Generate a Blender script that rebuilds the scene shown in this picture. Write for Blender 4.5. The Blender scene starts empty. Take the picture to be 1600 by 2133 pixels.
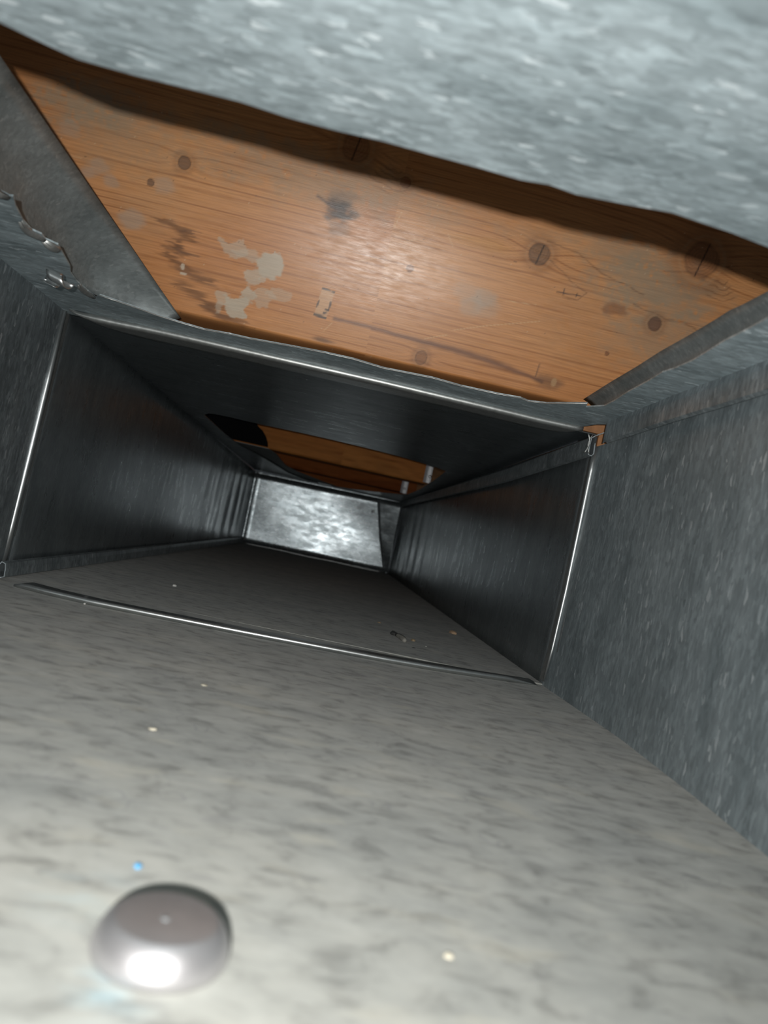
import bpy, bmesh, math, random
import numpy as np
from mathutils import Vector, Matrix, geometry

S = bpy.context.scene
C = S.collection

# ------------------------------------------------------------------ camera, world, light, exposure
cd = bpy.data.cameras.new('camera')
cam = bpy.data.objects.new('camera', cd)
C.objects.link(cam)
cd.sensor_fit = 'VERTICAL'
cd.sensor_height = 36.0
cd.lens = 36.0 * 1602 / 2133
cd.clip_start = 0.01
cd.dof.use_dof = True
cd.dof.focus_distance = 0.60
cd.dof.aperture_fstop = 12.0
RX = Vector((0.97466, -0.07446, 0.21094))
FW = Vector((0.06778, 0.99695, 0.03872))
UP = Vector((-0.21318, -0.02344, 0.97673))
m = Matrix.Identity(4)
for i in range(3):
    m[i][0], m[i][1], m[i][2] = RX[i], UP[i], -FW[i]
cam.matrix_world = m
S.camera = cam

w = bpy.data.worlds.new('dark_world')
S.world = w
w.use_nodes = True
w.node_tree.nodes['Background'].inputs[0].default_value = (0.8, 0.9, 1.0, 1)
w.node_tree.nodes['Background'].inputs[1].default_value = 0.12

ld = bpy.data.lights.new('flash', 'SPOT')
ld.energy = 8.0
ld.shadow_soft_size = 0.0028
ld.spot_size = math.radians(112)
ld.spot_blend = 1.0
ld.color = (1.0, 0.99, 0.96)
flash = bpy.data.objects.new('flash', ld)
flash.location = (-0.008, -0.05, 0.0005)
flash.rotation_euler = (math.radians(93), 0, 0)
C.objects.link(flash)

S.view_settings.view_transform = 'Standard'
S.view_settings.look = 'None'
S.view_settings.exposure = 0.0
S.view_settings.gamma = 1.0
S.view_settings.use_curve_mapping = False

# ------------------------------------------------------------------ helpers
ZB, ZT = -0.0834, 0.1196          # floor and ceiling of the duct
XL, XR = -0.2284, 0.1932          # its side walls
YJ, YE = 0.5958, 2.1517           # the joint between the sections, the end cap

def lin(c): return (c[0], c[1], c[2], 1.0)

def build(name, verts, faces, mat, parent=None, smooth=False, origin=None, kind=None):
    """one mesh object; verts are in world metres, origin is its base point"""
    V = np.array(verts, dtype=float)
    if parent is not None:
        o0 = np.array(parent.location)
        if parent.parent is not None: o0 = o0 + np.array(parent.parent.location)
        loc = np.zeros(3)
    else:
        o0 = np.array(origin) if origin is not None else np.array([V[:,0].mean(), V[:,1].mean(), V[:,2].min()])
        loc = o0
    me = bpy.data.meshes.new(name)
    me.from_pydata((V - o0).tolist(), [], faces)
    me.update()
    bm = bmesh.new(); bm.from_mesh(me)
    bmesh.ops.recalc_face_normals(bm, faces=bm.faces)
    bm.to_mesh(me); bm.free()
    if smooth:
        for p in me.polygons: p.use_smooth = True
    me.materials.append(mat)
    o = bpy.data.objects.new(name, me)
    o.location = loc
    C.objects.link(o)
    if parent is not None: o.parent = parent
    if kind: o['kind'] = kind
    return o

def tag(o, label, cat, group=None):
    o['label'] = label; o['category'] = cat
    if group: o['group'] = group
    return o

def empty(name, loc, label, cat, group=None):
    o = bpy.data.objects.new(name, None)
    o.empty_display_size = 0.01
    o.location = loc
    C.objects.link(o)
    return tag(o, label, cat, group)

def slab(front, back):
    """closed sheet from two equal grids of points (rows x cols)"""
    nr, nc = len(front), len(front[0])
    V = [p for r in front for p in r] + [p for r in back for p in r]
    N = nr * nc
    F = []
    for i in range(nr - 1):
        for j in range(nc - 1):
            a, b, c, d = i*nc+j, i*nc+j+1, (i+1)*nc+j+1, (i+1)*nc+j
            F.append((a, b, c, d)); F.append((N+d, N+c, N+b, N+a))
    edge = [(0, j) for j in range(nc)] + [(i, nc-1) for i in range(1, nr)] + \
           [(nr-1, j) for j in range(nc-2, -1, -1)] + [(i, 0) for i in range(nr-2, 0, -1)]
    L = [i*nc+j for i, j in edge]
    for k in range(len(L)):
        a, b = L[k], L[(k+1) % len(L)]
        F.append((a, N+a, N+b, b))
    return V, F

def sheet(grid, off):
    off = np.array(off)
    return slab(grid, [[tuple(np.array(p) + off) for p in r] for r in grid])

def plate(outer, holes, z, th):
    """flat plate in the horizontal plane with holes, extruded upward by th"""
    loops = [[Vector((x, y, 0)) for x, y in outer]] + [[Vector((x, y, 0)) for x, y in h] for h in holes]
    tris = geometry.tessellate_polygon(loops)
    flat = [p for l in loops for p in l]
    n = len(flat)
    V = [(p.x, p.y, z) for p in flat] + [(p.x, p.y, z + th) for p in flat]
    F = [tuple(t) for t in tris] + [tuple(n + i for i in reversed(t)) for t in tris]
    k = 0
    for l in loops:
        q = len(l)
        for i in range(q):
            a, b = k + i, k + (i + 1) % q
            F.append((a, b, n + b, n + a))
        k += q
    return V, F

def tube(path, radii, seg=10, flat=1.0, up=(0, 0, 1)):
    path = [Vector(p) for p in path]
    V, F = [], []
    n = len(path)
    upv = Vector(up)
    for i, p in enumerate(path):
        t = (path[min(i+1, n-1)] - path[max(i-1, 0)]).normalized()
        a = t.cross(upv).normalized(); b = a.cross(t).normalized()
        r = radii[i] if hasattr(radii, '__len__') else radii
        for k in range(seg):
            th = 2*math.pi*k/seg
            V.append(tuple(p + a*(r*math.cos(th)) + b*(r*flat*math.sin(th))))
    for i in range(n-1):
        for k in range(seg):
            F.append((i*seg+k, i*seg+(k+1) % seg, (i+1)*seg+(k+1) % seg, (i+1)*seg+k))
    F.append(tuple(range(seg))); F.append(tuple((n-1)*seg+k for k in range(seg)))
    return V, F

def box(x0, x1, y0, y1, z0, z1):
    V = [(x, y, z) for x in (x0, x1) for y in (y0, y1) for z in (z0, z1)]
    F = [(0,1,3,2), (4,6,7,5), (0,4,5,1), (2,3,7,6), (0,2,6,4), (1,5,7,3)]
    return V, F

def join(*parts):
    V, F = [], []
    for v, f in parts:
        n = len(V); V += list(v); F += [tuple(i+n for i in q) for q in f]
    return V, F

def extrude_profile(path_fn, ts, prof):
    """prof: closed list of 2-D points; path_fn(t, a, b) -> 3-D point"""
    n = len(prof)
    V = [path_fn(t, a, b) for t in ts for a, b in prof]
    F = []
    for i in range(len(ts)-1):
        for k in range(n):
            F.append((i*n+k, i*n+(k+1) % n, (i+1)*n+(k+1) % n, (i+1)*n+k))
    F.append(tuple(range(n))); F.append(tuple((len(ts)-1)*n+k for k in range(n)))
    return V, F

def thick_line(pts, th):
    """closed profile: an open 2-D polyline given thickness"""
    P = [np.array(p, float) for p in pts]
    L, R = [], []
    for i, p in enumerate(P):
        d = P[min(i+1, len(P)-1)] - P[max(i-1, 0)]
        d = d / np.linalg.norm(d); nn = np.array([-d[1], d[0]])
        L.append(tuple(p + nn*th/2)); R.append(tuple(p - nn*th/2))
    return L + R[::-1]

def interp(x, xs, ys): return float(np.interp(x, xs, ys))

# ------------------------------------------------------------------ materials
class NT:
    def __init__(s, name):
        s.mat = bpy.data.materials.new(name); s.mat.use_nodes = True
        s.t = s.mat.node_tree; s.b = s.t.nodes['Principled BSDF']
        s.tc = s.t.nodes.new('ShaderNodeTexCoord')
        s.geo = s.t.nodes.new('ShaderNodeNewGeometry')
    def node(s, ty, **kw):
        n = s.t.nodes.new(ty)
        for k, v in kw.items(): setattr(n, k, v)
        return n
    def link(s, a, b): s.t.links.new(a, b)
    def mapped(s, scale, loc=(0, 0, 0), rot=(0, 0, 0)):
        n = s.node('ShaderNodeMapping')
        n.inputs['Scale'].default_value = scale; n.inputs['Location'].default_value = loc; n.inputs['Rotation'].default_value = rot
        s.link(s.geo.outputs['Position'], n.inputs['Vector'])
        return n.outputs['Vector']
    def noise(s, vec, scale=1, detail=4, rough=.55, dist=0):
        n = s.node('ShaderNodeTexNoise')
        n.inputs['Scale'].default_value = scale; n.inputs['Detail'].default_value = detail
        n.inputs['Roughness'].default_value = rough; n.inputs['Distortion'].default_value = dist
        s.link(vec, n.inputs['Vector']); return n.outputs['Fac']
    def ramp(s, fac, stops):
        n = s.node('ShaderNodeValToRGB'); e = n.color_ramp.elements
        while len(e) < len(stops): e.new(0.5)
        for k, (p, c) in enumerate(stops):
            e[k].position = p
            e[k].color = lin(c) if hasattr(c, '__len__') else (c, c, c, 1)
        s.link(fac, n.inputs['Fac']); return n.outputs['Color']
    def mix(s, fac, a, b, mode='MIX'):
        n = s.node('ShaderNodeMix', data_type='RGBA', blend_type=mode)
        if isinstance(fac, (int, float)): n.inputs['Factor'].default_value = fac
        else: s.link(fac, n.inputs['Factor'])
        for v, k in ((a, 'A'), (b, 'B')):
            i = [q for q in n.inputs if q.name == k and q.type == 'RGBA'][0]
            if isinstance(v, tuple): i.default_value = lin(v)
            else: s.link(v, i)
        return [q for q in n.outputs if q.type == 'RGBA'][0]
    def set(s, key, v):
        if hasattr(v, 'is_linked') or hasattr(v, 'links'): s.link(v, s.b.inputs[key])
        else: s.b.inputs[key].default_value = lin(v) if isinstance(v, tuple) else v
    def bump(s, h, strength=.2, dist=.001):
        n = s.node('ShaderNodeBump'); n.inputs['Strength'].default_value = strength; n.inputs['Distance'].default_value = dist
        s.link(h, n.inputs['Height']); s.link(n.outputs['Normal'], s.b.inputs['Normal'])

def galv(name, axis, tint=(1, 1, 1), metal=.75, rough=(.38, .6), lo=.26, hi=.5, fleck=.75, bump=.12, fine=1.0, amount=1.0):
    """galvanised sheet: small spangles stretched along `axis` (0 x, 2 z), pale flecks, mottled gloss"""
    n = NT(name)
    base = {0: (.36, 1, 1), 1: (1, .36, 1), 2: (1, 1, .36)}[axis]
    v = n.mapped(base)
    big = n.noise(v, 38*fine, 5, .62, .3)
    small = n.noise(v, 330*fine, 3, .6, .6)
    wob = n.node('ShaderNodeTexNoise'); wob.inputs['Scale'].default_value = 330*fine; wob.inputs['Detail'].default_value = 2
    n.link(v, wob.inputs['Vector'])
    ad = n.node('ShaderNodeVectorMath', operation='MULTIPLY_ADD')
    n.link(wob.outputs['Color'], ad.inputs[0]); ad.inputs[1].default_value = (.004/fine,)*3; n.link(v, ad.inputs[2])
    vo = n.node('ShaderNodeTexVoronoi'); vo.inputs['Scale'].default_value = 520*fine
    n.link(ad.outputs[0], vo.inputs['Vector'])
    sp = n.node('ShaderNodeSeparateColor'); n.link(vo.outputs['Color'], sp.inputs[0])
    cell = sp.outputs[0]
    c = n.ramp(big, [(.28, tuple(lo*t for t in (.86, 1.0, 1.06))), (.72, tuple(hi*t for t in (.90, 1.0, 1.05)))])
    k = amount
    c = n.mix(1.0, c, n.ramp(cell, [(.0, 1-.22*k), (.6, 1.0), (1.0, 1+.22*k)]), 'MULTIPLY')
    c = n.mix(1.0, c, n.ramp(small, [(.25, 1-.25*k), (.75, 1+.2*k)]), 'MULTIPLY')
    f = n.ramp(cell, [(.90, 0.0), (.97, .75*k)])
    f2 = n.ramp(n.noise(n.mapped(base, (7.1, 4.7, 1.3)), 110*fine, 2, .5), [(.46, 0.0), (.60, 1.0)])
    c = n.mix(n.mix(1.0, f, f2, 'MULTIPLY'), c, (fleck, fleck*1.04, fleck*1.07))
    if tint != (1, 1, 1): c = n.mix(1.0, c, tint, 'MULTIPLY')
    n.set('Base Color', c)
    n.set('Metallic', metal)
    n.set('Roughness', n.ramp(n.noise(v, 90*fine, 3), [(.3, rough[0]), (.7, rough[1])]))
    n.bump(small, bump, .0005)
    return n.mat

def dusty_floor(name, blue=False):
    n = NT(name)
    v = n.mapped((.6, 1, 1))
    big = n.noise(v, 22, 5, .6, .3)
    mid = n.noise(v, 120, 4, .6, .5)
    c = n.ramp(big, [(.3, (.25, .26, .245)), (.5, (.325, .33, .305)), (.75, (.40, .395, .355))])
    c = n.mix(1.0, c, n.ramp(mid, [(.3, .62), (.48, 1.0), (.75, 1.15)]), 'MULTIPLY')
    # dark smears and thin scratches in the dust
    sm = n.noise(n.mapped((.35, 1.3, 1), (1.2, .6, 0)), 130, 3, .55, .8)
    c = n.mix(n.ramp(sm, [(.59, 0.0), (.73, .36)]), c, (.13, .135, .14))
    for rot, sh in ((.35, 0.2), (-.7, 1.1), (1.25, 2.7), (.05, 4.1)):
        w = n.node('ShaderNodeTexNoise'); w.inputs['Scale'].default_value = 26; w.inputs['Detail'].default_value = 2
        n.link(n.mapped((.9, 1.0, 1), (sh, sh*.7, 0), (0, 0, rot)), w.inputs['Vector'])
        ms = n.noise(n.mapped((.25, 1, 1), (sh*3, 1, 0), (0, 0, rot)), 30, 1)
        line = n.ramp(w.outputs['Fac'], [(.497, 0.0), (.5, 1.0), (.503, 0.0)])
        msk = n.ramp(ms, [(.56, 0.0), (.66, .35)])
        c = n.mix(n.mix(1.0, line, msk, 'MULTIPLY'), c, (.14, .145, .16))
    pal = n.noise(n.mapped((.5, 1, 1), (5, 2, 0)), 60, 3)
    c = n.mix(n.ramp(pal, [(.58, 0.0), (.75, .5)]), c, (.50, .47, .38))
    if blue:
        for p, r, col, k in (((-.0185, .1335, ZB), .010, (.42, .62, .70), .5), ((-.033, .163, ZB), .016, (.40, .50, .52), .35)):
            d = n.node('ShaderNodeVectorMath', operation='DISTANCE')
            n.link(n.geo.outputs['Position'], d.inputs[0]); d.inputs[1].default_value = p
            mr = n.node('ShaderNodeMapRange'); mr.inputs['From Min'].default_value = r; mr.inputs['From Max'].default_value = 0
            n.link(d.outputs['Value'], mr.inputs['Value'])
            nz = n.ramp(n.noise(n.mapped((.5, 1, 1), (9, 9, 0)), 160, 3), [(.42, 0.0), (.6, k)])
            c = n.mix(n.mix(1.0, mr.outputs['Result'], nz, 'MULTIPLY'), c, col)
    n.set('Base Color', c)
    n.set('Metallic', 0.0); n.set('Roughness', .85); n.set('Sheen Tint', n.ramp(mid, [(.3, .55), (.7, 1.0)])); n.b.inputs['Sheen Weight'].default_value = .16; n.b.inputs['Sheen Roughness'].default_value = .5; n.b.inputs['Specular IOR Level'].default_value = .3
    n.bump(mid, .15, .0005)
    return n.mat

def plain(name, col, rough=.5, metal=0.0, var=.25, scale=300):
    n = NT(name)
    f = n.noise(n.mapped((1, 1, 1)), scale, 3)
    n.set('Base Color', n.ramp(f, [(.25, tuple(x*(1-var) for x in col)), (.75, tuple(x*(1+var) for x in col))]))
    n.set('Roughness', rough); n.set('Metallic', metal)
    n.bump(f, .15, .0004)
    return n.mat

def timber(name, tint=None, rough=(.29, .42), spec=.5):
    n = NT(name)
    at = n.node('ShaderNodeAttribute', attribute_name='timber_colour')
    fib = n.noise(n.mapped((14, 420, 420)), 4, 4, .7)
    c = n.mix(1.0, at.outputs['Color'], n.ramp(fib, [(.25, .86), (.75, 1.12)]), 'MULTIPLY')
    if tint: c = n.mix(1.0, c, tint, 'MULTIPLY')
    n.set('Base Color', c)
    n.set('Roughness', n.ramp(n.noise(n.mapped((20, 90, 90)), 5, 3), [(.3, rough[0]), (.7, rough[1])]))
    n.b.inputs['Specular IOR Level'].default_value = spec
    n.bump(fib, .14, .0003)
    return n.mat

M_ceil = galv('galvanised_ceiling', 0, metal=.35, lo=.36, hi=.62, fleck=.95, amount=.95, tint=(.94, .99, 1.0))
M_wall = galv('galvanised_wall', 2, metal=.6, lo=.22, hi=.36, fleck=.55)
M_wall_dusty = galv('galvanised_wall_dusty', 2, metal=.35, rough=(.42, .62), lo=.24, hi=.42, fleck=.62, tint=(.95, .99, 1.0), amount=.8)
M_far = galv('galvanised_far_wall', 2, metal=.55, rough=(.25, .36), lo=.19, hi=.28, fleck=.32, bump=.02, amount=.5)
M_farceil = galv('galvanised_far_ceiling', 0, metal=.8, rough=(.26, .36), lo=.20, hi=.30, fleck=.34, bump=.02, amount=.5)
M_seam = galv('galvanised_seam', 2, metal=.65, lo=.28, hi=.46, fleck=.6)
M_panel = galv('galvanised_panel', 0, metal=.45, lo=.22, hi=.36, fleck=.42, tint=(1, .99, .95), rough=(.5, .65), amount=.5)
M_cap = galv('bright_end_cap', 0, metal=.8, rough=(.20, .34), lo=.30, hi=.48, fleck=.6, bump=.05, fine=1.0, amount=1.0)
M_edge = plain('bright_folded_steel', (.52, .54, .54), .36, .9, .08, 200)
M_cleat = plain('cleat_steel', (.40, .41, .40), .42, .8, .2, 240)
M_floor = dusty_floor('dusty_floor', True)
M_floor2 = M_floor
M_disc = plain('grey_zinc', (.50, .49, .50), .42, .85, .08, 150)
M_disc_top = plain('dull_zinc', (.36, .355, .36), .5, .2, .15, 220)
M_nail = plain('nail_steel', (.8, .82, .84), .3, .9, .05)
M_strap = plain('strap_steel', (.62, .64, .66), .45, .6, .15)
M_shadow = plain('shadow_black', (.006, .006, .007), .9, 0, .2)  # black stands for shadow on the metal flap above the far hole
M_shadow.node_tree.nodes['Principled BSDF'].inputs['Specular IOR Level'].default_value = .1
M_timber = timber('old_timber')
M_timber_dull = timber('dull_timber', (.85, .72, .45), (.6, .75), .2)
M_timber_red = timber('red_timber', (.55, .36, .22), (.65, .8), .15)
M_white = plain('white_chip', (.75, .74, .70), .7, 0, .1)
M_tan = plain('tan_chip', (.42, .31, .19), .7, 0, .25)
M_twig = plain('grey_twig', (.30, .29, .26), .8, 0, .3)
M_dark = plain('dark_lint', (.05, .05, .05), .9, 0, .4)
M_blue = plain('blue_fleck', (.10, .40, .72), .6, 0, .1)
M_cream = plain('cream_chip', (.54, .50, .40), .7, 0, .1)

# ------------------------------------------------------------------ numpy noise for timber
def vnoise(x, y, seed):
    r = np.random.RandomState(seed); T = r.rand(257, 257)
    xi = np.floor(x).astype(int); yi = np.floor(y).astype(int)
    fx = x - xi; fy = y - yi
    fx = fx*fx*(3-2*fx); fy = fy*fy*(3-2*fy)
    a, b = xi % 256, yi % 256
    return (T[a, b]*(1-fx)*(1-fy) + T[a+1, b]*fx*(1-fy) + T[a, b+1]*(1-fx)*fy + T[a+1, b+1]*fx*fy)

def fbm(x, y, seed, o=4):
    s = 0; a = .5; t = 0
    for k in range(o):
        s = s + a*vnoise(x*2**k + 17.3*k, y*2**k + 9.1*k, seed + k); t += a; a *= .5
    return s/t

def sstep(a, b, x):
    t = np.clip((x-a)/(b-a), 0, 1); return t*t*(3-2*t)

def blend(col, mask, c):
    return col*(1-mask[..., None]) + np.array(c)*mask[..., None]

def seg_dist(X, V, pts):
    d = np.full(X.shape, 1e9); tt = np.zeros(X.shape)
    for i in range(len(pts)-1):
        ax, av = pts[i]; bx, bv = pts[i+1]
        L2 = (bx-ax)**2 + (bv-av)**2 + 1e-9
        t = np.clip(((X-ax)*(bx-ax) + (V-av)*(bv-av))/L2, 0, 1)
        q = np.hypot(X-ax-t*(bx-ax), V-av-t*(bv-av))
        d = np.minimum(d, q)
    return d

# face coordinates in millimetres: X along the joist, V up its face
KNOTS = [(-147.6, 96.3, 4.6, 'dark'), (-168.2, 78.7, 2.6, 'dark'), (2.0, 118.6, 3.8, 'red'), (104.7, 93.8, 7.6, 'brown'),
         (218.0, 115.6, 13.0, 'red'), (199.3, 66.4, 5.0, 'maroon'), (172.0, 39.0, 1.6, 'red'), (40.6, 6.5, 4.2, 'ring'),
         (18.0, 64.0, 2.6, 'red'), (-36.0, 133.1, 10.0, 'red')]
KC = dict(dark=(.10, .06, .045), red=(.20, .075, .035), brown=(.15, .085, .05), maroon=(.085, .035, .028), ring=(.22, .09, .035))

def timber_colour(X, V, seed=3, marks=True):
    wv = V + 0.012*X + 7.0*(fbm(X/190, V/40, seed, 2)-.5)
    if marks:
        for kx, kv, r, t in KNOTS:
            if r < 3: continue
            dx, dv = (X-kx)/(2.6*r), (V-kv)/(1.5*r)
            wv = wv + np.sign(V-kv+.01)*r*.8*np.exp(-(dx**2+dv**2))
    hue = fbm(X/90, V/45, seed+11, 4)
    col = np.zeros(X.shape + (3,))
    a, b = np.array((.54, .220, .078)), np.array((.69, .340, .140))
    col[:] = a + (b-a)*hue[..., None]
    # growth rings: broad soft bands and thin late-wood lines
    ph = wv/5.2
    line = np.exp(-((ph - np.floor(ph) - .5)/.10)**2)
    brk = sstep(.35, .65, fbm(X/60, V/5, seed+23, 3))
    col = col*(1 - (.42*line*brk)[..., None]*np.array((.8, 1.0, 1.15)))
    ph2 = wv/1.9 + 3*fbm(X/120, V/20, seed+29, 2)
    col = col*(1 - (.16*np.exp(-((ph2-np.floor(ph2)-.5)/.22)**2))[..., None])
    st = fbm(X/26, V/1.3, seed+31, 3)
    col = col*(.88 + .24*st)[..., None]
    if not marks: return np.clip(col, 0, 1)
    n1 = fbm(X/9, V/6, seed+41, 4); n2 = fbm(X/3, V/2.5, seed+51, 3)
    def blob(x, v, rx, rv, soft=.5, namp=.5):
        d = np.hypot((X-x)/rx, (V-v)/rv) + namp*2*(n1-.5)
        return 1 - sstep(1-soft, 1+soft, d)
    # dusty grey film
    for x, v, rx, rv, k in ((-215, 118, 34, 13, .75), (-190, 105, 40, 22, .35), (-60, 108, 75, 16, .5), (10, 108, 60, 10, .15), (-170, 60, 22, 18, .15),
                            (190, 92, 42, 20, .75), (158, 108, 30, 9, .5), (205, 60, 34, 24, .5), (150, 60, 30, 30, .12), (100, 105, 30, 6, .22), (-120, 122, 40, 6, .4)):
        col = blend(col, k*blob(x, v, rx, rv, .6, .7)*sstep(.25, .6, n2*.6+n1*.4+.1), (.34, .265, .18))
    for x, v, r, k in ((-204, 81, 4.5, .4), (-211, 75, 4, .45), (-195, 74, 4, .4), (-178, 52, 6, .5), (-226, 100, 5, .3), (-160, 79, 5, .4), (74.5, 56, 6, .45), (67, 49, 6, .35), (78, 49, 7, .3), (60, 58, 7, .25)):
        col = blend(col, k*blob(x, v, r*1.3, r, .4, .5), (.42, .35, .28))
    # knots with rings and radial checks
    for kx, kv, r, t in KNOTS:
        d = np.hypot((X-kx), (V-kv)*(.8 if t == 'ring' else 1.0)) / r * (1 + .25*(n1-.5))
        if r > 3:
            halo = np.exp(-((d-1.35)/.5)**2)*.35*(1-sstep(2.2, 3.2, d))
            col = blend(col, halo, (.24, .105, .045))
            ring = np.exp(-((d-1.25)/.08)**2)*.3
            col = blend(col, ring*sstep(.3, .6, n2+.1), (.46, .30, .17))
        core = 1 - sstep(.86, 1.02, d)
        col = blend(col, core*(.7 if r < 9 else .5), KC[t])
        col = blend(col, np.exp(-((d-.95)/.09)**2)*(.5 if r < 9 else .25), (.05, .028, .018))
        if r > 6:
            col = blend(col, core*np.exp(-((X-kx-.18*(V-kv)-.5)/.55)**2)*.9, (.02, .012, .01))
            col = blend(col, core*.3*np.exp(-((np.hypot(X-kx+2, V-kv-2) % 2.2 - 1.1)/.4)**2), (.10, .055, .03))
    # fan of compression lines beside the two big knots
    for fx, fv, a0, a1, R0, R1 in ((236, 112, -2.3, -.7, 9, 26), (-6, 132, -2.6, -.9, 9, 30)):
        rr = np.hypot(X-fx, (V-fv)*1.2); an = np.arctan2(V-fv, X-fx)
        msk = sstep(a0, a0+.3, an)*(1-sstep(a1-.3, a1, an))*sstep(R0-3, R0, rr)*(1-sstep(R1-4, R1, rr))
        ph3 = rr/4.6 + .8*n1 + .25*np.sin(an*6)
        col = blend(col, .6*msk*np.exp(-((ph3-np.floor(ph3)-.5)/.13)**2), (.15, .06, .025))
        col = blend(col, .25*msk, (.36, .2, .1))
    # pointed grain tail next to the brown knot
    for pts in (((113, 92), (124, 86), (133, 80), (145, 76), (140, 70), (128, 69)), ((108, 104), (130, 101), (150, 92), (185, 84)), ((180, 76), (205, 72), (225, 71), (240, 66))):
        d = seg_dist(X, V + 2.5*(n1-.5), pts)
        col = blend(col, .5*np.exp(-(d/.5)**2)*sstep(.25, .5, n1), (.13, .06, .03))
    # black soot smudge
    col = blend(col, .55*blob(-38, 96, 9, 7, .6, .7), (.14, .10, .075))
    col = blend(col, .92*blob(-37.5, 89, 9, 5.5, .5, .9), (.028, .022, .02))
    col = blend(col, .50*blob(-38, 78, 8, 6, .5, .9), (.16, .095, .06))
    d = seg_dist(X, V, ((-55, 96), (-46, 92.5), (-39, 90)))
    col = blend(col, .7*np.exp(-(d/1.1)**2), (.08, .055, .05))
    # dark jagged stain
    for pts, wd, k in ((((-158, 56), (-146, 54.5), (-133, 53)), 2.2, .75), (((-140, 52), (-144, 47), (-142, 42)), 3.4, .7), (((-154, 40), (-145, 40.5), (-134, 38)), 2.2, .6),
                       (((-144, 41), (-145, 34), (-138, 28), (-127, 25), (-118, 23.5)), 3.2, .75), (((-148, 33), (-144, 29)), 3, .35), (((-140, 17), (-128, 13), (-116, 8), (-106, 4)), 4.0, .7),
                       (((-120, 8), (-106, 3), (-92, 1.5)), 3, .6)):
        d = seg_dist(X + 26*(st-.5) + 8*(n1-.5), V + 2.0*(n1-.5), pts)
        col = blend(col, k*(1-sstep(wd*.2, wd*1.5, d)), (.165, .072, .030))
    # blotches of dried grey paint
    for x, v, rx, rv, k in ((-80, 44, 9.5, 11, .95), (-86, 36, 8, 6, .7), (-104, 49, 9, 6.5, .55), (-93, 47, 9, 5, .5), (-95.5, 15.5, 8.5, 5.5, .95), (-99, 9.5, 7, 4.5, .9), (-91, 21, 5, 3.5, .8),
                            (-108.5, 15, 4, 4, .6), (-110, 8, 3.5, 4.5, .5), (-80, 22, 6, 6, .45), (-69, 27, 7, 3, .4)):
        mm = blob(x, v, rx, rv, .12, 1.1)
        col = blend(col, k*mm, (.52, .43, .325))
    for x, v, rx, rv in ((-138.9, 29.9, 1.6, 2.2), (-138.1, 25.3, 2.6, .9)):
        col = blend(col, .85*blob(x, v, rx, rv, .2, .5), (.60, .50, .38))
    # stamped mark: pale box with black bars
    u, q = X + 36.3 - .12*(V-27.5), V - 27.6
    inb = (1-sstep(4.4, 5.0, np.abs(u)))*(1-sstep(9.3, 9.9, np.abs(q)))
    col = blend(col, .5*inb, (.66, .45, .28))
    for u0, q0, hu, hq in ((.2, 9.4, 4.8, .55), (-.2, -9.2, 4.8, .8), (-4.3, -1.2, .35, 2.6), (4.3, -.6, .5, 2.9), (3.4, -3.6, 1.5, .4), (1.8, -6.0, .7, .7), (3.3, -5.7, .4, .6)):
        mm = (1-sstep(hu, hu+.35, np.abs(u-u0)))*(1-sstep(hq, hq+.35, np.abs(q-q0+.08*u)))
        col = blend(col, .85*mm*sstep(.2, .5, n2+.1), (.055, .04, .035))
    # long dark streak and the dent it runs to
    d = seg_dist(X, V + 1.2*(n1-.5), ((-27, 19.4), (-4, 19), (28, 18), (57, 17.4), (87, 15.3), (121, 11.3), (132, 9)))
    col = blend(col, .8*np.exp(-(d/(1.3+1.4*sstep(0, 90, X)*(1-sstep(90, 125, X))))**2), (.16, .075, .05))
    col = blend(col, .55*blob(137, 9, 9, 5, .6, .8), (.15, .085, .055))
    col = blend(col, .8*blob(140.5, 10.5, 1.8, 3.2, .3, .4), (.50, .31, .16))
    d = seg_dist(X, V, ((126.5, 21), (126.3, 12))); col = blend(col, .6*np.exp(-(d/.6)**2), (.08, .05, .04))
    col = blend(col, .7*blob(-33, 2.8, 8, 1.8, .5, .8), (.12, .06, .035))
    for pts in (((124, 71.8), (141, 73.0)), ((129, 71), (128.5, 75)), ((138, 71.8), (138.5, 74))):
        d = seg_dist(X, V, pts); col = blend(col, .75*np.exp(-(d/.5)**2), (.05, .04, .04))
    col = blend(col, .6*blob(169, 69, 8, 4, .4, .9), (.26, .105, .045))
    col = blend(col, .35*blob(60, 92, 22, 4, .5, .6), (.58, .27, .05))
    # pale scratches
    for pts in (((57.7, 29.8), (80, 38), (117.8, 49.8)), ((3.8, 98.8), (1, 88.2)), ((38.8, 92), (44.1, 84.9)), ((10, 80), (18, 84)), ((40, 20), (55, 26)), ((-20, 60), (-5, 66)), ((90, 58), (112, 60)), ((-235, 84), (-216, 83.5)), ((-28, 16), (-33, 9))):
        d = seg_dist(X, V, pts); col = blend(col, .6*np.exp(-(d/.28)**2), (.72, .47, .25))
    spk = (vnoise(X/1.5, V/1.5, 77) > .985)*1.0
    col = blend(col, .5*spk, (.70, .52, .34))
    # small flecks of dirt
    spk = (vnoise(X/2.1, V/1.7, 91) > .985)*1.0
    col = blend(col, .5*spk, (.10, .06, .04))
    return np.clip(col, 0, 1)

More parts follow.
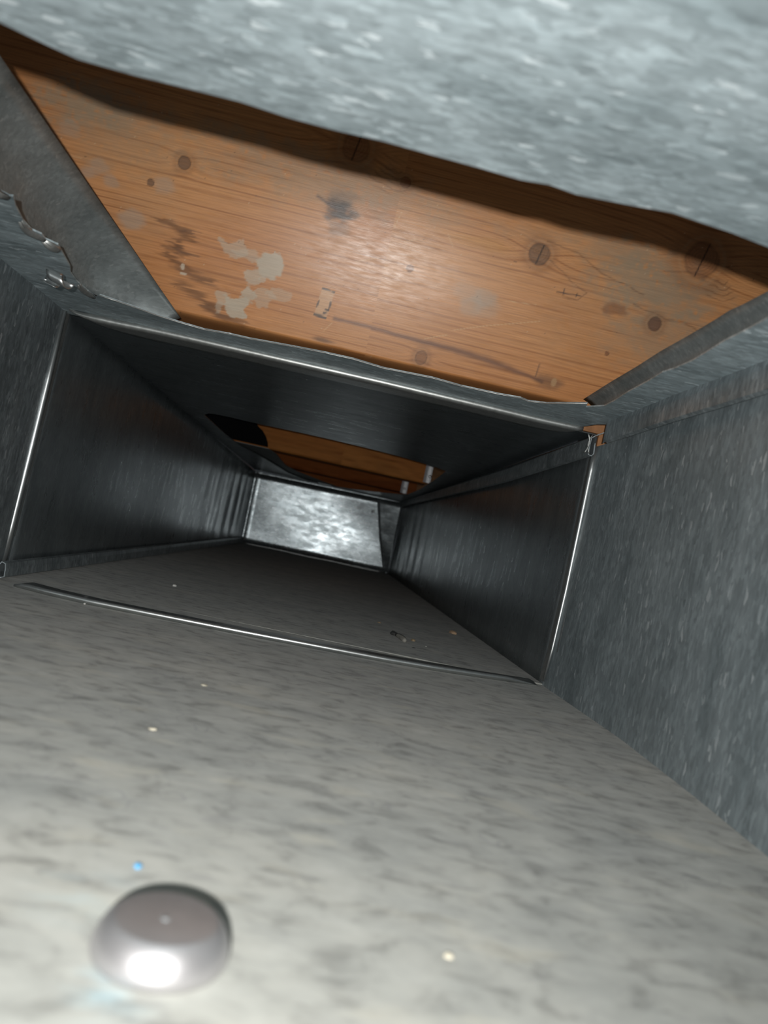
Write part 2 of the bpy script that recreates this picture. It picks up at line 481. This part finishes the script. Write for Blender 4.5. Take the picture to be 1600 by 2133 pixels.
def joist(name, y0, z0, x0, x1, h, thick, tilt, step, label, seed, marks, mat):
    """a plank on edge: front face from (y0, z0) leaning by `tilt` toward the camera; vertex colours carry the grain"""
    nx = int((x1-x0)/step)+1; nv = int(h/step)+1
    xs = np.linspace(x0, x1, nx); vs = np.linspace(0, h, nv)
    ct, s_ = math.cos(tilt), math.sin(tilt)
    prof = []; vv = []
    r = .006
    for k in range(nv): prof.append((y0 - s_*vs[k] - .0045*math.sin(math.pi*min(1, vs[k]/.16)), z0 + ct*vs[k])); vv.append(vs[k])
    prof.append((y0 - s_*h + thick, z0 + ct*h)); vv.append(h + .04)
    prof.append((y0 + thick, z0 - .001)); vv.append(-.06)
    for q in np.linspace(thick-.004, r, 6): prof.append((y0 + q, z0 - .001)); vv.append(-q - .003)
    prof.append((y0 + r*.35, z0 - .0006)); vv.append(-.0016)
    n = len(prof)
    P = np.array(prof)
    A = np.zeros((nx, n, 3))
    A[:, :, 0] = xs[:, None]; A[:, :, 1] = P[None, :, 0]; A[:, :, 2] = P[None, :, 1]
    o0 = np.array([(x0+x1)/2, y0, z0])
    A -= o0
    i = np.arange(nx-1)[:, None]*n; k = np.arange(n)[None, :]; k2 = (k+1) % n
    Q = np.stack([i+k, i+n+k, i+n+k2, i+k2], -1).reshape(-1, 4)
    me = bpy.data.meshes.new(name)
    caps = [list(range(n)), [(nx-1)*n + q for q in range(n)][::-1]]
    nl = Q.size + 2*n
    me.vertices.add(nx*n); me.vertices.foreach_set('co', A.reshape(-1))
    me.loops.add(nl)
    me.loops.foreach_set('vertex_index', np.concatenate([Q.reshape(-1), caps[0], caps[1]]).astype(np.int32))
    me.polygons.add(len(Q)+2)
    me.polygons.foreach_set('loop_start', np.concatenate([np.arange(len(Q))*4, [Q.size, Q.size+n]]).astype(np.int32))
    me.update(calc_edges=True); me.validate()
    X, V = np.meshgrid(xs*1000, np.array(vv)*1000, indexing='ij')
    c = timber_colour(X, V, seed, marks)
    c4 = np.concatenate([c, np.ones(c.shape[:2]+(1,))], -1).astype(np.float32)
    at = me.color_attributes.new('timber_colour', 'FLOAT_COLOR', 'POINT')
    at.data.foreach_set('color', c4.reshape(-1))
    me.materials.append(mat)
    o = bpy.data.objects.new(name, me); o.location = o0
    C.objects.link(o)
    return tag(o, label, 'joist')

# ------------------------------------------------------------------ the near section of duct
YN = -0.42                                         # the duct goes on behind the camera
rs = random.Random(4)

# floor, with a very slight sag
xs = np.linspace(-.236, .206, 24); ys = np.linspace(YN, .60, 40)
grid = [[(x, y, ZB) for x in xs] for y in ys]
floor = build('floor', *sheet(grid, (0, 0, -.001)), M_floor, kind='structure')

def wall_right_x(y, z):
    b = interp(y, [YN, .20, .275, .342, .444, .60], [.176, .182, .1844, .1895, .1945, .1915])
    t = (z-ZB)/(ZT-ZB)
    wv = .0006*math.sin(y*31+z*9)
    return b + (XR-b)*min(1, t*1.6) + wv*math.sin(math.pi*t)
ys = list(np.linspace(YN, .545, 44)) + list(np.linspace(.552, .598, 6)); zs = list(np.linspace(ZB-.0005, .105, 24)) + [.109, .1135, .118, .1236]
V, F = sheet([[(wall_right_x(y, z), y, z) for z in zs] for y in ys], (.001, 0, 0))
def drop(V, F, test):
    return V, [f for f in F if not test(*np.mean([V[i] for i in f], axis=0))]
V, F = drop(V, F, lambda x, y, z: y > .549 and z > .108)
wall_right = build('wall_right', V, F, M_wall_dusty, smooth=False, kind='structure')
ys = np.linspace(YN, .598, 44); zs = np.linspace(ZB-.0005, ZT+.001, 20)
wall_left = build('wall_left', *sheet([[(XL + .0008*math.sin(y*23+z*11), y, z) for z in zs] for y in ys], (-.001, 0, 0)), M_wall, kind='structure')

front = [(-.150, .214), (-.1195, .2197), (-.1082, .2254), (-.1005, .2288), (-.0843, .2297), (-.072, .2296), (-.0595, .2296), (-.0525, .2296), (-.038, .2317), (-.0232, .2322), (-.0082, .2316),
         (.0224, .2329), (.0358, .2339), (.0448, .2324), (.0539, .2342), (.0692, .2327), (.0841, .2306), (.0952, .2323), (.1056, .2337), (.1198, .237), (.140, .243), (.1530, .2500)]
right = [(.1536, .2925), (.1547, .3131), (.1549, .328), (.1565, .3457), (.1582, .3655), (.1578, .3852), (.1563, .3954), (.1581, .4172), (.1595, .4516), (.1619, .478), (.1625, .4982)]
back = [(.1549, .5122), (.152, .5008), (.1314, .5287), (.1199, .5349), (.1134, .5304), (.0985, .534), (.0711, .536), (.0495, .5314), (.0151, .5365), (-.0069, .53), (-.0279, .5306), (-.0494, .5343),
        (-.0815, .5411), (-.0965, .5413), (-.114, .5452), (-.1302, .5408), (-.1455, .5349), (-.1559, .5279), (-.1686, .5207), (-.1788, .5155)]
left = [(-.1842, .5253), (-.1854, .5077), (-.1864, .493), (-.1845, .4754), (-.1802, .4614), (-.1767, .44), (-.1738, .4229), (-.1788, .4178), (-.1782, .4108), (-.182, .4071), (-.1817, .3953),
        (-.1778, .3764), (-.1734, .3623), (-.1758, .3631), (-.1783, .3598), (-.181, .33), (-.178, .29), (-.176, .24)]
hole = front + right + back + left
outer = [(XL-.001, YN), (.1925, YN), (.1925, .5385), (.1797, .5591), (.1740, .5845), (.1735, .602), (XL-.001, .602)]
ceiling = build('ceiling', *plate(outer, [hole], ZT, .0009), M_ceil, kind='structure')

# pocket-lock seam along the ceiling and the right wall
prof = thick_line([(.1925, .1200), (.1812, .1198), (.1806, .1150), (.1807, .1046), (.1830, .1040), (.1850, .1060), (.1850, .1150)], .0009)
V, F = extrude_profile(lambda t, a, b: (a + (.0005*math.sin(t*40)), t, b), list(np.linspace(YN, .538, 30)), prof)
build('seam_strip', V, F, M_seam, parent=wall_right)
V, F = sheet([[(.1806 + .0004*k, .538 + .0016*k, z) for k in range(6)] for z in (.1044, .109, .114, .1196)], (.0009, .0004, 0))
build('seam_end_tab', V, F, M_seam, parent=wall_right)

# ragged rim of the hole: little curled burrs along the torn side
def burr(pts, depth, name='curled_burr'):
    """a lip that rolls down and out from the cut edge"""
    g = []
    n = len(pts)
    for i, (x, y) in enumerate(pts):
        t = math.sin(math.pi*(i+.35)/(n-.3))
        d = depth*(.35+.65*t)
        row = []
        for k in range(6):
            a = k/5*2.1
            row.append((x - .0004 - d*(1-math.cos(a))*.62, y, ZT - d*math.sin(a)*.8))
        g.append(row)
    build(name, *sheet(g, (.0004, 0, .0004)), M_edge_dull, parent=ceiling, smooth=True)
M_edge_dull = plain('dull_cut_steel', (.42, .43, .42), .42, .75, .15, 400)
burr([(-.1770, .338), (-.1783, .3460), (-.1783, .3540), (-.1775, .3600), (-.1750, .3640)], .0046)
burr([(-.1818, .395), (-.1822, .402), (-.1816, .408), (-.1795, .413), (-.1785, .4185)], .0036)
burr([(-.1782, .4185), (-.1752, .4215), (-.1742, .426), (-.1748, .431)], .0048)
burr([(-.1853, .497), (-.1858, .503), (-.1853, .511), (-.1845, .519), (-.1838, .5253)], .0032)
# bright sheared rim on the far side of the hole
rim = [(x, y-.0003, ZT-.0002) for x, y in back[1:]]
build('cut_rim', *tube(rim, .00045, 6), M_edge_dull, parent=ceiling, smooth=True)
# the twisted curl of swarf
g = []
for i in range(40):
    t = i/39
    a = -1.2 + t*7.6
    r = .0058*(1-.25*t)
    c = Vector((-.1905 + .0100*t, .4600, .1108 + .0032*t - .0040*t))
    g.append([(c.x + dx, c.y + r*math.cos(a) - .003*t, c.z + r*math.sin(a)*.75 - dx*.25) for dx in np.linspace(-.0048, .0048, 5)])
build('metal_curl', *sheet(g, (.0002, .0003, .0003)), M_edge, parent=ceiling, smooth=True)

# sheet-metal panels standing behind the hole
edge = np.array([(-.190, .20, .1785), (-.186, .27, .1748), (-.1818, .340, .1710), (-.1825, .385, .1715), (-.1810, .430, .1700), (-.1745, .475, .1638), (-.1628, .512, .1530), (-.1490, .538, .1400), (-.1335, .5545, .1256)])
foot = np.array([(-.194, .20, .1212), (-.194, .27, .1212), (-.194, .340, .1212), (-.194, .385, .1212), (-.194, .430, .1212), (-.193, .475, .1212), (-.188, .520, .1212), (-.165, .545, .1212), (-.1375, .5535, .1212)])
def dens(P, n):
    s = np.linspace(0, len(P)-1, n); return np.stack([np.interp(s, np.arange(len(P)), P[:, k]) for k in range(3)], -1)
E2, F2 = dens(edge, 40), dens(foot, 40)
g = []
for a, b in zip(E2, F2):
    row = []
    for k in range(9):
        t = k/8
        p = b + (a-b)*t
        p = p + np.array([-.010, .002, 0])*math.sin(math.pi*t)*min(1, np.linalg.norm(a-b)/.05)
        row.append(tuple(p))
    g.append(row)
tag(build('metal_sheet', *sheet(g, (-.0008, 0, 0)), M_panel, smooth=True), 'grey sheet metal panel curving between the torn hole edge and the knotty joist', 'metal sheet')
L2 = np.array([(.163, .24, .1410), (.163, .3149, .1403), (.163, .3351, .1405), (.163, .3474, .1412), (.163, .36, .1404), (.163, .3887, .1395), (.163, .4205, .1391), (.163, .4534, .1373), (.163, .4964, .136), (.163, .549, .1334)])
g = []
for p in dens(L2, 50):
    row = []
    for k in range(8):
        t = k/7
        z = .1210 + (p[2]-.1210)*t
        row.append((.1645 + .011*math.sin(math.pi*.5*(1-t))*t*2.0 - .0015*t, p[1], z))
    g.append(row)
tag(build('metal_sheet', *sheet(g, (.0008, 0, 0)), M_panel, smooth=True), 'narrow rolled metal strip above the seam, along the straight side of the large hole', 'metal sheet')

# ------------------------------------------------------------------ the far section of duct
CJ = dict(BL=(-.2284, -.0838), TL=(-.2284, .1205), TR=(.1940, .1182), BR=(.1915, -.0824))
CE = dict(BL=(-.2257, -.0853), TL=(-.2283, .1180), TR=(.1928, .1235), BR=(.1950, -.0842))
def cor(k, y):
    t = (y-YJ)/(YE-YJ)
    a, b = CJ[k], CE[k]
    return a[0]+(b[0]-a[0])*t, a[1]+(b[1]-a[1])*t
def wave(y, z, s):
    e = sstep(1.25, 1.9, y)
    return float(e*(.0026*math.sin(y*43+s+z*5) + .0013*math.sin(y*97+2*s-z*9)) + .0008*math.sin(y*17+s)*math.sin(z*13+s))
def far_wall(a, b, s, sign):
    ys = np.linspace(YJ+.002, YE+.003, 120); ts = np.linspace(0, 1, 14)
    g = []
    for y in ys:
        p, q = cor(a, y), cor(b, y)
        g.append([(p[0]+(q[0]-p[0])*t + wave(y, t*.2, s)*math.sin(math.pi*t)**.5, y, p[1]+(q[1]-p[1])*t) for t in ts])
    return sheet(g, (sign*.001, 0, 0))
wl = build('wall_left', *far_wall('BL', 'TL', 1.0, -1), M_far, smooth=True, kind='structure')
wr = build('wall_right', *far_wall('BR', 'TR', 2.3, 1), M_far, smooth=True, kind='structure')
ys = np.linspace(YJ+.002, YE+.003, 40); ts = np.linspace(0, 1, 16)
g = [[(cor('BL', y)[0]+(cor('BR', y)[0]-cor('BL', y)[0])*t, y, cor('BL', y)[1]+(cor('BR', y)[1]-cor('BL', y)[1])*t) for t in ts] for y in ys]
build('floor', *sheet(g, (0, 0, -.001)), M_floor2, kind='structure')
farhole = [(-.1986, 1.0725), (-.189, 1.046), (-.1791, 1.036), (-.1559, 1.0332), (-.119, 1.036), (-.0656, 1.0300), (-.0133, 1.0290), (.0265, 1.0340), (.0753, 1.047), (.1100, 1.065), (.1319, 1.080), (.1500, 1.100),
           (.1578, 1.2736), (.166, 1.53), (.1653, 1.7602), (.1536, 1.8145), (.10, 1.93), (.04, 2.03), (-.0133, 2.0844), (-.05, 2.085), (-.079, 2.0625), (-.1248, 1.9368), (-.1534, 1.6711), (-.1785, 1.5037), (-.1904, 1.4425), (-.1971, 1.2889)]
V, F = plate([(XL-.001, YJ+.004), (.194, YJ+.004), (.194, YE+.003), (XL-.001, YE+.003)], [farhole], ZT, .0009)
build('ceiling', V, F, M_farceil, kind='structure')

# seams of the far section
prof = thick_line([(.1935, .1190), (.1870, .1150), (.1842, .1125), (.1838, .1060), (.1842, .0994), (.1868, .0990), (.1882, .1010), (.1876, .1090)], .0008)
V, F = extrude_profile(lambda t, a, b: (a, t, b + interp(t, [.59, .87, 2.15], [0, -.0030, .0070])), list(np.linspace(.578, 2.15, 30)), prof)
build('seam_strip', V, F, M_seam, parent=wr)
prof = thick_line([(-.2275, -.0828), (-.2210, -.0826), (-.2186, -.0815), (-.2190, -.0760), (-.2198, -.0722), (-.2225, -.0715), (-.2240, -.0740), (-.2236, -.079)], .0008)
V, F = extrude_profile(lambda t, a, b: (a, t, b + interp(t, [.57, .87, 1.52, 2.15], [0, .0012, .0040, .0050])*(1 if b > -.08 else 0)), list(np.linspace(.572, 2.15, 30)), prof)
build('seam_strip', V, F, M_seam, parent=wl)

# ------------------------------------------------------------------ joint cleats
# top S-cleat: rolled nose toward the camera, flat tongue running on under the next sheet
st = [(-.2197, .1178, 0), (-.2125, .1160, .12), (-.2051, .1158, .35), (-.1867, .1160, .75), (-.1681, .1166, .95), (-.1495, .1170, 1), (-.121, .1172, 1), (-.07, .1173, 1), (-.0185, .1175, 1), (.0186, .1176, 1), (.0609, .1173, 1),
      (.0997, .1171, 1), (.1389, .1167, 1), (.1570, .1169, .98), (.1650, .1170, .85), (.1720, .1172, .5), (.1766, .1173, .25)]
nose, tong = [], []
xs = np.linspace(-.2197, .1766, 70)
g = []
for x in xs:
    z = interp(x, [s[0] for s in st], [s[1] for s in st]); d = interp(x, [s[0] for s in st], [s[2] for s in st])
    r = .0007 + .0021*min(1, d*2)
    row = []
    for k in range(10):                              # the rolled nose, from the top round to the underside
        a = math.radians(80 + 190*k/9)
        row.append((x, .5800 + r*math.cos(a), z + .001 + r*math.sin(a)))
    L = .004 + .028*d
    for k in range(1, 5):
        row.append((x, .5800 + L*k/4, z + .001 - r + .0004*k))
    g.append(row)
V, F = sheet(g, (0, .0005, .0006))
tc = build('slip_cleat', V, F, M_cleat, smooth=True)
tag(tc, 'bright folded slip cleat crossing under the ceiling at the duct joint', 'cleat')
# bottom S-cleat
bp = [(-.2016, .5475), (-.1777, .5400), (-.1454, .5350), (-.1062, .5365), (-.0438, .5396), (.0241, .5455), (.0601, .5490), (.0976, .5567), (.138, .5700), (.1666, .5810), (.1845, .5878)]
g = []
for x in np.linspace(-.2016, .1845, 70):
    y = interp(x, [p[0] for p in bp], [p[1] for p in bp])
    e = min(1, (x+.2016)/.012+.35, (.1845-x)/.03+.12)
    r = .0019*e
    row = []
    for k in range(12):
        a = math.radians(265 - 235*k/11)
        row.append((x, y + r*math.cos(a), ZB + .0022*e + .0002 + r*math.sin(a)))
    row.append((x, y + .012, ZB + .0014)); row.append((x, y + .035, ZB + .0006))
    g.append(row)
bc = build('slip_cleat', *sheet(g, (0, .0004, -.0004)), M_edge, smooth=True)
tag(bc, 'thin folded slip cleat lying across the dusty floor at the duct joint', 'cleat')
# drive cleats on the two sides
def drive(path, radii, inward, label):
    V, F = tube(path, radii, 12, up=(0, 1, 0))
    o = build('drive_cleat', V, F, M_edge, smooth=True)
    fl = [[(p[0] - inward*.0002, p[1] + k, p[2]) for k in (.001, .006, .012)] for p in path]
    build('flange', *sheet(fl, (-inward*.0006, 0, 0)), M_cleat, parent=o)
    return tag(o, label, 'cleat')
lp = [(-.2268, .590, .1200), (-.2272, .590, .0645), (-.2278, .590, .0053), (-.2286, .590, -.0464), (-.2290, .590, -.0800)]
drive(lp, [.0016, .0024, .0026, .0026, .0026], 1, 'upright bright drive cleat folded along the shadowed wall at the joint')
rp = [(.1924, .588, .1085), (.1922, .588, .0890), (.1920, .588, .0569), (.1918, .588, -.0066), (.1906, .588, -.0527), (.1888, .588, -.0790)]
rc = drive(rp, [.0030, .0026, .0021, .0017, .0012, .0009], -1, 'slanting bright drive cleat on the wall below the gap that shows wood')
V, F = tube([(p[0]+.0010+.0026*max(0, p[2])/.1, p[1]-.010, p[2]-.001) for p in rp[:5]], [.0011, .0009, .0008, .0006, .0005], 8, up=(0, 1, 0))
build('folded_edge', V, F, M_edge, parent=rc, smooth=True)
# open end of the seam pocket beside the top cleat
for k, (dx, r0) in enumerate(((0, .0007), (.0036, .0005))):
    V, F = tube([(.1805 + dx + .0022*math.sin(math.pi*t)*(1-2*k), .5765, .1000 + .0150*t) for t in np.linspace(0, 1, 10)], r0, 8, up=(0, 1, 0))
    build('folded_tab', V, F, M_cleat, parent=rc, smooth=True)

# wood block behind the open corner
V, F = join(box(.150, .245, .606, .66, .1225, .160), box(.1985, .245, .606, .66, .085, .1224))
bl = build('wood_block', V, F, plain('block_timber', (.42, .20, .085), .6, 0, .25, 120))
tag(bl, 'small orange wood block showing through the open corner of the joint', 'wood block')

M_beam = plain('old_board', (.30, .15, .06), .7, 0, .3, 60)
# ------------------------------------------------------------------ joists above the duct
joist('ceiling_joist', .560, .132, -.335, .300, .190, .040, math.radians(17.5), .0008, 'large knotty orange joist with grey paint blotches, above the near ceiling hole', 3, True, M_timber)
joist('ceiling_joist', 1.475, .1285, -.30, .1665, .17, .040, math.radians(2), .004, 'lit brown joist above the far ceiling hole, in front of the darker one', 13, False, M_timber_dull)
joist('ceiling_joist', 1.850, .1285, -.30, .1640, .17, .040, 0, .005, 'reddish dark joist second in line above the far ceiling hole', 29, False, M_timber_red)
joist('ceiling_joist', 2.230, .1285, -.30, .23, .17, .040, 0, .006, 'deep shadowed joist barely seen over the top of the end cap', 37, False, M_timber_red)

# unseen floor boards and rims added to keep world light off the joists
for nm, bx in (('subfloor', (-.48, .46, -.44, 2.45, .3235, .342)), ('bay_blocker_1', (-.48, -.44, -.44, 2.45, .1215, .3234)), ('bay_blocker_2', (.42, .46, -.44, 2.45, .1215, .3234)),
               ('bay_blocker_3', (-.439, .419, 2.41, 2.45, .1215, .3234)), ('bay_blocker_4', (-.439, .419, -.44, -.40, .1215, .3234))):
    build(nm, *box(*bx), M_beam, kind='structure')

# flap with its shadow painted in as black, and grey sheet, left of far hole
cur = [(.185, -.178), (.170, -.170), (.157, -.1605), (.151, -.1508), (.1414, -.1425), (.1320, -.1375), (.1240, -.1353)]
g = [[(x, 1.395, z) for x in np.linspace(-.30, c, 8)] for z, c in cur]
tag(build('metal_sheet', *sheet(g, (0, .0008, 0)), M_shadow), 'curved metal flap coloured black for its shadow, at one end of the far ceiling hole', 'metal sheet')
pl = [(-.225, 1.41), (-.1345, 1.41), (-.1256, 1.48), (-.1240, 1.58), (-.1200, 1.73), (-.1000, 1.84), (-.0758, 1.91), (-.035, 2.02), (-.0006, 2.086), (-.02, 2.14), (-.225, 2.14)]
tag(build('metal_sheet', *plate(pl, [], .1222, .0008), M_panel), 'grey sheet nailed under the far joists, cut on a curve', 'metal sheet')

# hanger straps nailed beside the joists
def strap(x0, x1, y, z0, z1, nx, nz, label):
    r = empty('hanger_strap', ((x0+x1)/2, y, z0), label, 'strap', 'hanger straps by the far joists')
    g = [[(x, y + .0015*math.sin((x-x0)/(x1-x0)*math.pi), z) for x in np.linspace(x0, x1, 6)] for z in np.linspace(z0, z1, 6)]
    build('plate', *sheet(g, (0, .0015, 0)), M_strap, parent=r)
    V, F = [], []
    for j, (rr, dy) in enumerate(((.0030, 0), (.0030, -.0012), (.0021, -.0022), (.0008, -.0026))):
        for k in range(12):
            V.append((nx + rr*math.cos(k*math.pi/6), y - .0003 + dy, nz + rr*math.sin(k*math.pi/6)))
    for j in range(3):
        for k in range(12): F.append((j*12+k, j*12+(k+1) % 12, (j+1)*12+(k+1) % 12, (j+1)*12+k))
    F.append(tuple(range(12))); F.append(tuple(36+k for k in range(12)))
    build('nail', V, F, M_nail, parent=r, smooth=True)
strap(.1600, .1740, 1.460, .1290, .170, .1712, .1415, 'larger bright hanger strap with a nail, at the end of the lit joist')
strap(.1520, .1675, 1.832, .1250, .158, .1610, .1362, 'smaller bright hanger strap with a nail, at the end of the reddish joist')

# ------------------------------------------------------------------ end cap
def capz(t, u):
    return 0
nx, nz = 60, 30
g = []
BLc, TLc, TRc, BRc = [np.array(CE[k]) for k in ('BL', 'TL', 'TR', 'BR')]
for j in range(nz+1):
    v = j/nz; row = []
    for i in range(nx+1):
        u = i/nx
        p = (BLc*(1-u)+BRc*u)*(1-v) + (TLc*(1-u)+TRc*u)*v
        dy = .0016*math.sin(u*5.1+.8)*math.sin(v*4.0+.4) + .0006*math.sin(u*11+v*5)
        if v > .93: dy -= .010*(v-.93)/.07
        if v < .06: dy -= .008*(.06-v)/.06
        if u < .03: dy -= .006*(.03-u)/.03
        row.append((p[0], YE - .004 + dy, p[1]))
    g.append(row)
wb = build('wall_back', *sheet(g, (0, .001, 0)), M_cap, smooth=True, kind='structure')
g = []
for v in np.linspace(.02, .96, 16):
    row = []
    for t in np.linspace(0, 1, 8):
        x0 = .1174 + (.1480-.1174)*min(1, (1-v)/.55) + max(0, .45-v)*.07
        x1 = .1925
        p = x0 + (x1-x0)*t
        row.append((p, YE - .012 - .010*t + .002*math.sin(v*9+t*2), ZB + v*(.1215-ZB)))
    g.append(row)
build('folded_flange', *sheet(g, (0, .001, 0)), galv('dull_flange', 0, metal=.7, lo=.3, hi=.45, fleck=.5, fine=.45), parent=wb, smooth=True)
V, F = tube([(x, YE-.022, ZB+.002+.0006*math.sin(x*40)) for x in np.linspace(-.222, .184, 20)], .0022, 8)
build('bottom_lip', V, F, M_edge, parent=wb, smooth=True)
V, F = [], []
for j, (rr, dy) in enumerate(((.0042, 0), (.0042, -.0025), (.0030, -.004), (.001, -.0045))):
    for k in range(14): V.append((.1155 + rr*math.cos(k*math.pi/7), YE - .0135 + dy, .0775 + rr*math.sin(k*math.pi/7)))
for j in range(3):
    for k in range(14): F.append((j*14+k, j*14+(k+1) % 14, (j+1)*14+(k+1) % 14, (j+1)*14+k))
F.append(tuple(range(14))); F.append(tuple(42+k for k in range(14)))
build('screw_head', V, F, M_nail, parent=wb, smooth=True)

# ------------------------------------------------------------------ round metal disc on the floor
def lathe(c, prof, seg=64, tilt=0):
    V, F = [], []
    n = len(prof)
    for k in range(seg):
        a = 2*math.pi*k/seg
        for r, z in prof: V.append((c[0] + r*math.cos(a), c[1] + r*math.sin(a), c[2] + z))
    for k in range(seg):
        for j in range(n-1):
            q = (k+1) % seg
            F.append((k*n+j, q*n+j, q*n+j+1, k*n+j+1))
    F.append(tuple(k*n for k in range(seg))); F.append(tuple(k*n+n-1 for k in range(seg)))
    return V, F
dc = (-.0135, .1470, ZB + .0001)
disc = empty('metal_button', dc, 'round domed grey metal button with a shiny rim, out of focus on the dusty floor', 'button')
body = [(.0116, 0), (.0124, .0004), (.0127, .0013), (.0126, .0024), (.0121, .0040), (.0112, .0055), (.0102, .0065), (.0095, .0069), (.0091, .0070)]
build('rim', *lathe(dc, body), M_disc, parent=disc, smooth=True)
top = [(.0092, .0064), (.0091, .0070), (.0086, .0069), (.0081, .0064), (.0062, .0062), (.0040, .0063), (.0022, .0064), (.0012, .0066), (.0006, .0067)]
build('top_face', *lathe(dc, top), M_disc_top, parent=disc, smooth=True)
build('centre_dimple', *lathe((dc[0]-.0002, dc[1]-.0006, dc[2]+.0065), [(.0011, 0), (.0011, .0004), (.0007, .0007), (.0002, .0008)], 16), M_nail, parent=disc, smooth=True)

# ------------------------------------------------------------------ debris
def chip(name, x, y, sx, sy, sz, ang, mat, label, cat, seed, group=None):
    r = random.Random(seed)
    bm = bmesh.new()
    bmesh.ops.create_icosphere(bm, subdivisions=2, radius=1)
    for v in bm.verts:
        k = 1 + r.uniform(-.18, .18)
        v.co = Vector((v.co.x*sx*k, v.co.y*sy*k, max(v.co.z, -.6)*sz*k))
    bmesh.ops.rotate(bm, verts=bm.verts, cent=(0, 0, 0), matrix=Matrix.Rotation(ang, 3, 'Z'))
    z0 = min(v.co.z for v in bm.verts)
    V = [(v.co.x+x, v.co.y+y, v.co.z-z0+ZB+.0001) for v in bm.verts]
    bm.verts.index_update()
    F = [tuple(v.index for v in f.verts) for f in bm.faces]
    bm.free()
    return tag(build(name, V, F, mat), label, cat, group)
chip('pebble', -.1302, .7481, .0019, .0017, .0013, .2, M_white, 'tiny white pebble alone on the dark floor past the joint', 'pebble', 1)
V, F = tube([(.0835, .7130, ZB+.0020), (.0850, .7060, ZB+.0026), (.0868, .6980, ZB+.0026), (.0880, .6900, ZB+.0024), (.0888, .6840, ZB+.0020), (.0891, .6815, ZB+.0019)], [.0012, .0019, .0023, .0024, .0021, .0010], 10)
tag(build('twig', V, F, M_twig, smooth=True), 'short pale grey twig lying on the floor past the cleat', 'twig')
chip('lint_clump', .0822, .7220, .0032, .0050, .0024, .2, M_dark, 'dark fuzzy clump touching the end of the grey twig', 'debris', 3)
chip('wood_chip', .0893, .7200, .0026, .0028, .0012, .5, M_tan, 'tan wood chip lying against the grey twig', 'wood chip', 4, 'chips on the far floor')
chip('wood_chip', .0992, .7060, .0018, .0030, .0014, .1, M_tan, 'tan wood chip standing a little apart, beside the twig', 'wood chip', 5, 'chips on the far floor')
chip('wood_chip', .1610, .8500, .0030, .0065, .0022, .4, plain('peach_chip', (.50, .34, .22), .7, 0, .2), 'peach wood chip against the foot of the side wall', 'wood chip', 6, 'chips on the far floor')
chip('wood_chip', .0743, .8044, .0021, .0024, .0008, .9, M_tan, 'flat tan wood chip farther in, beyond the twig', 'wood chip', 7, 'chips on the far floor')
chip('lint_clump', .0940, .6560, .0014, .0016, .0008, .9, M_dark, 'small dark speck between the twig and the floor cleat', 'debris', 8)
chip('plaster_crumb', .1085, .6830, .0007, .0009, .0006, .9, M_white, 'white crumb near the floor cleat, past the twig', 'crumb', 9)
chip('plaster_crumb', -.1483, .5330, .0008, .0009, .0006, .4, M_white, 'white crumb just before the floor cleat, by the low seam', 'crumb', 10)
chip('plaster_crumb', -.0456, .2834, .0016, .0011, .0005, .2, M_cream, 'cream crumb on the near floor, the closer of two', 'crumb', 11)
chip('plaster_crumb', -.0404, .3670, .0016, .0013, .0005, .1, M_cream, 'cream crumb on the near floor, the farther of two', 'crumb', 12)
chip('plaster_crumb', .0447, .1643, .0011, .0008, .0005, .1, M_cream, 'cream crumb on the floor level with the metal button', 'crumb', 14)
chip('paint_fleck', -.0252, .1789, .0009, .0009, .0005, .3, M_blue, 'bright blue paint fleck on the floor behind the metal button', 'paint fleck', 15)
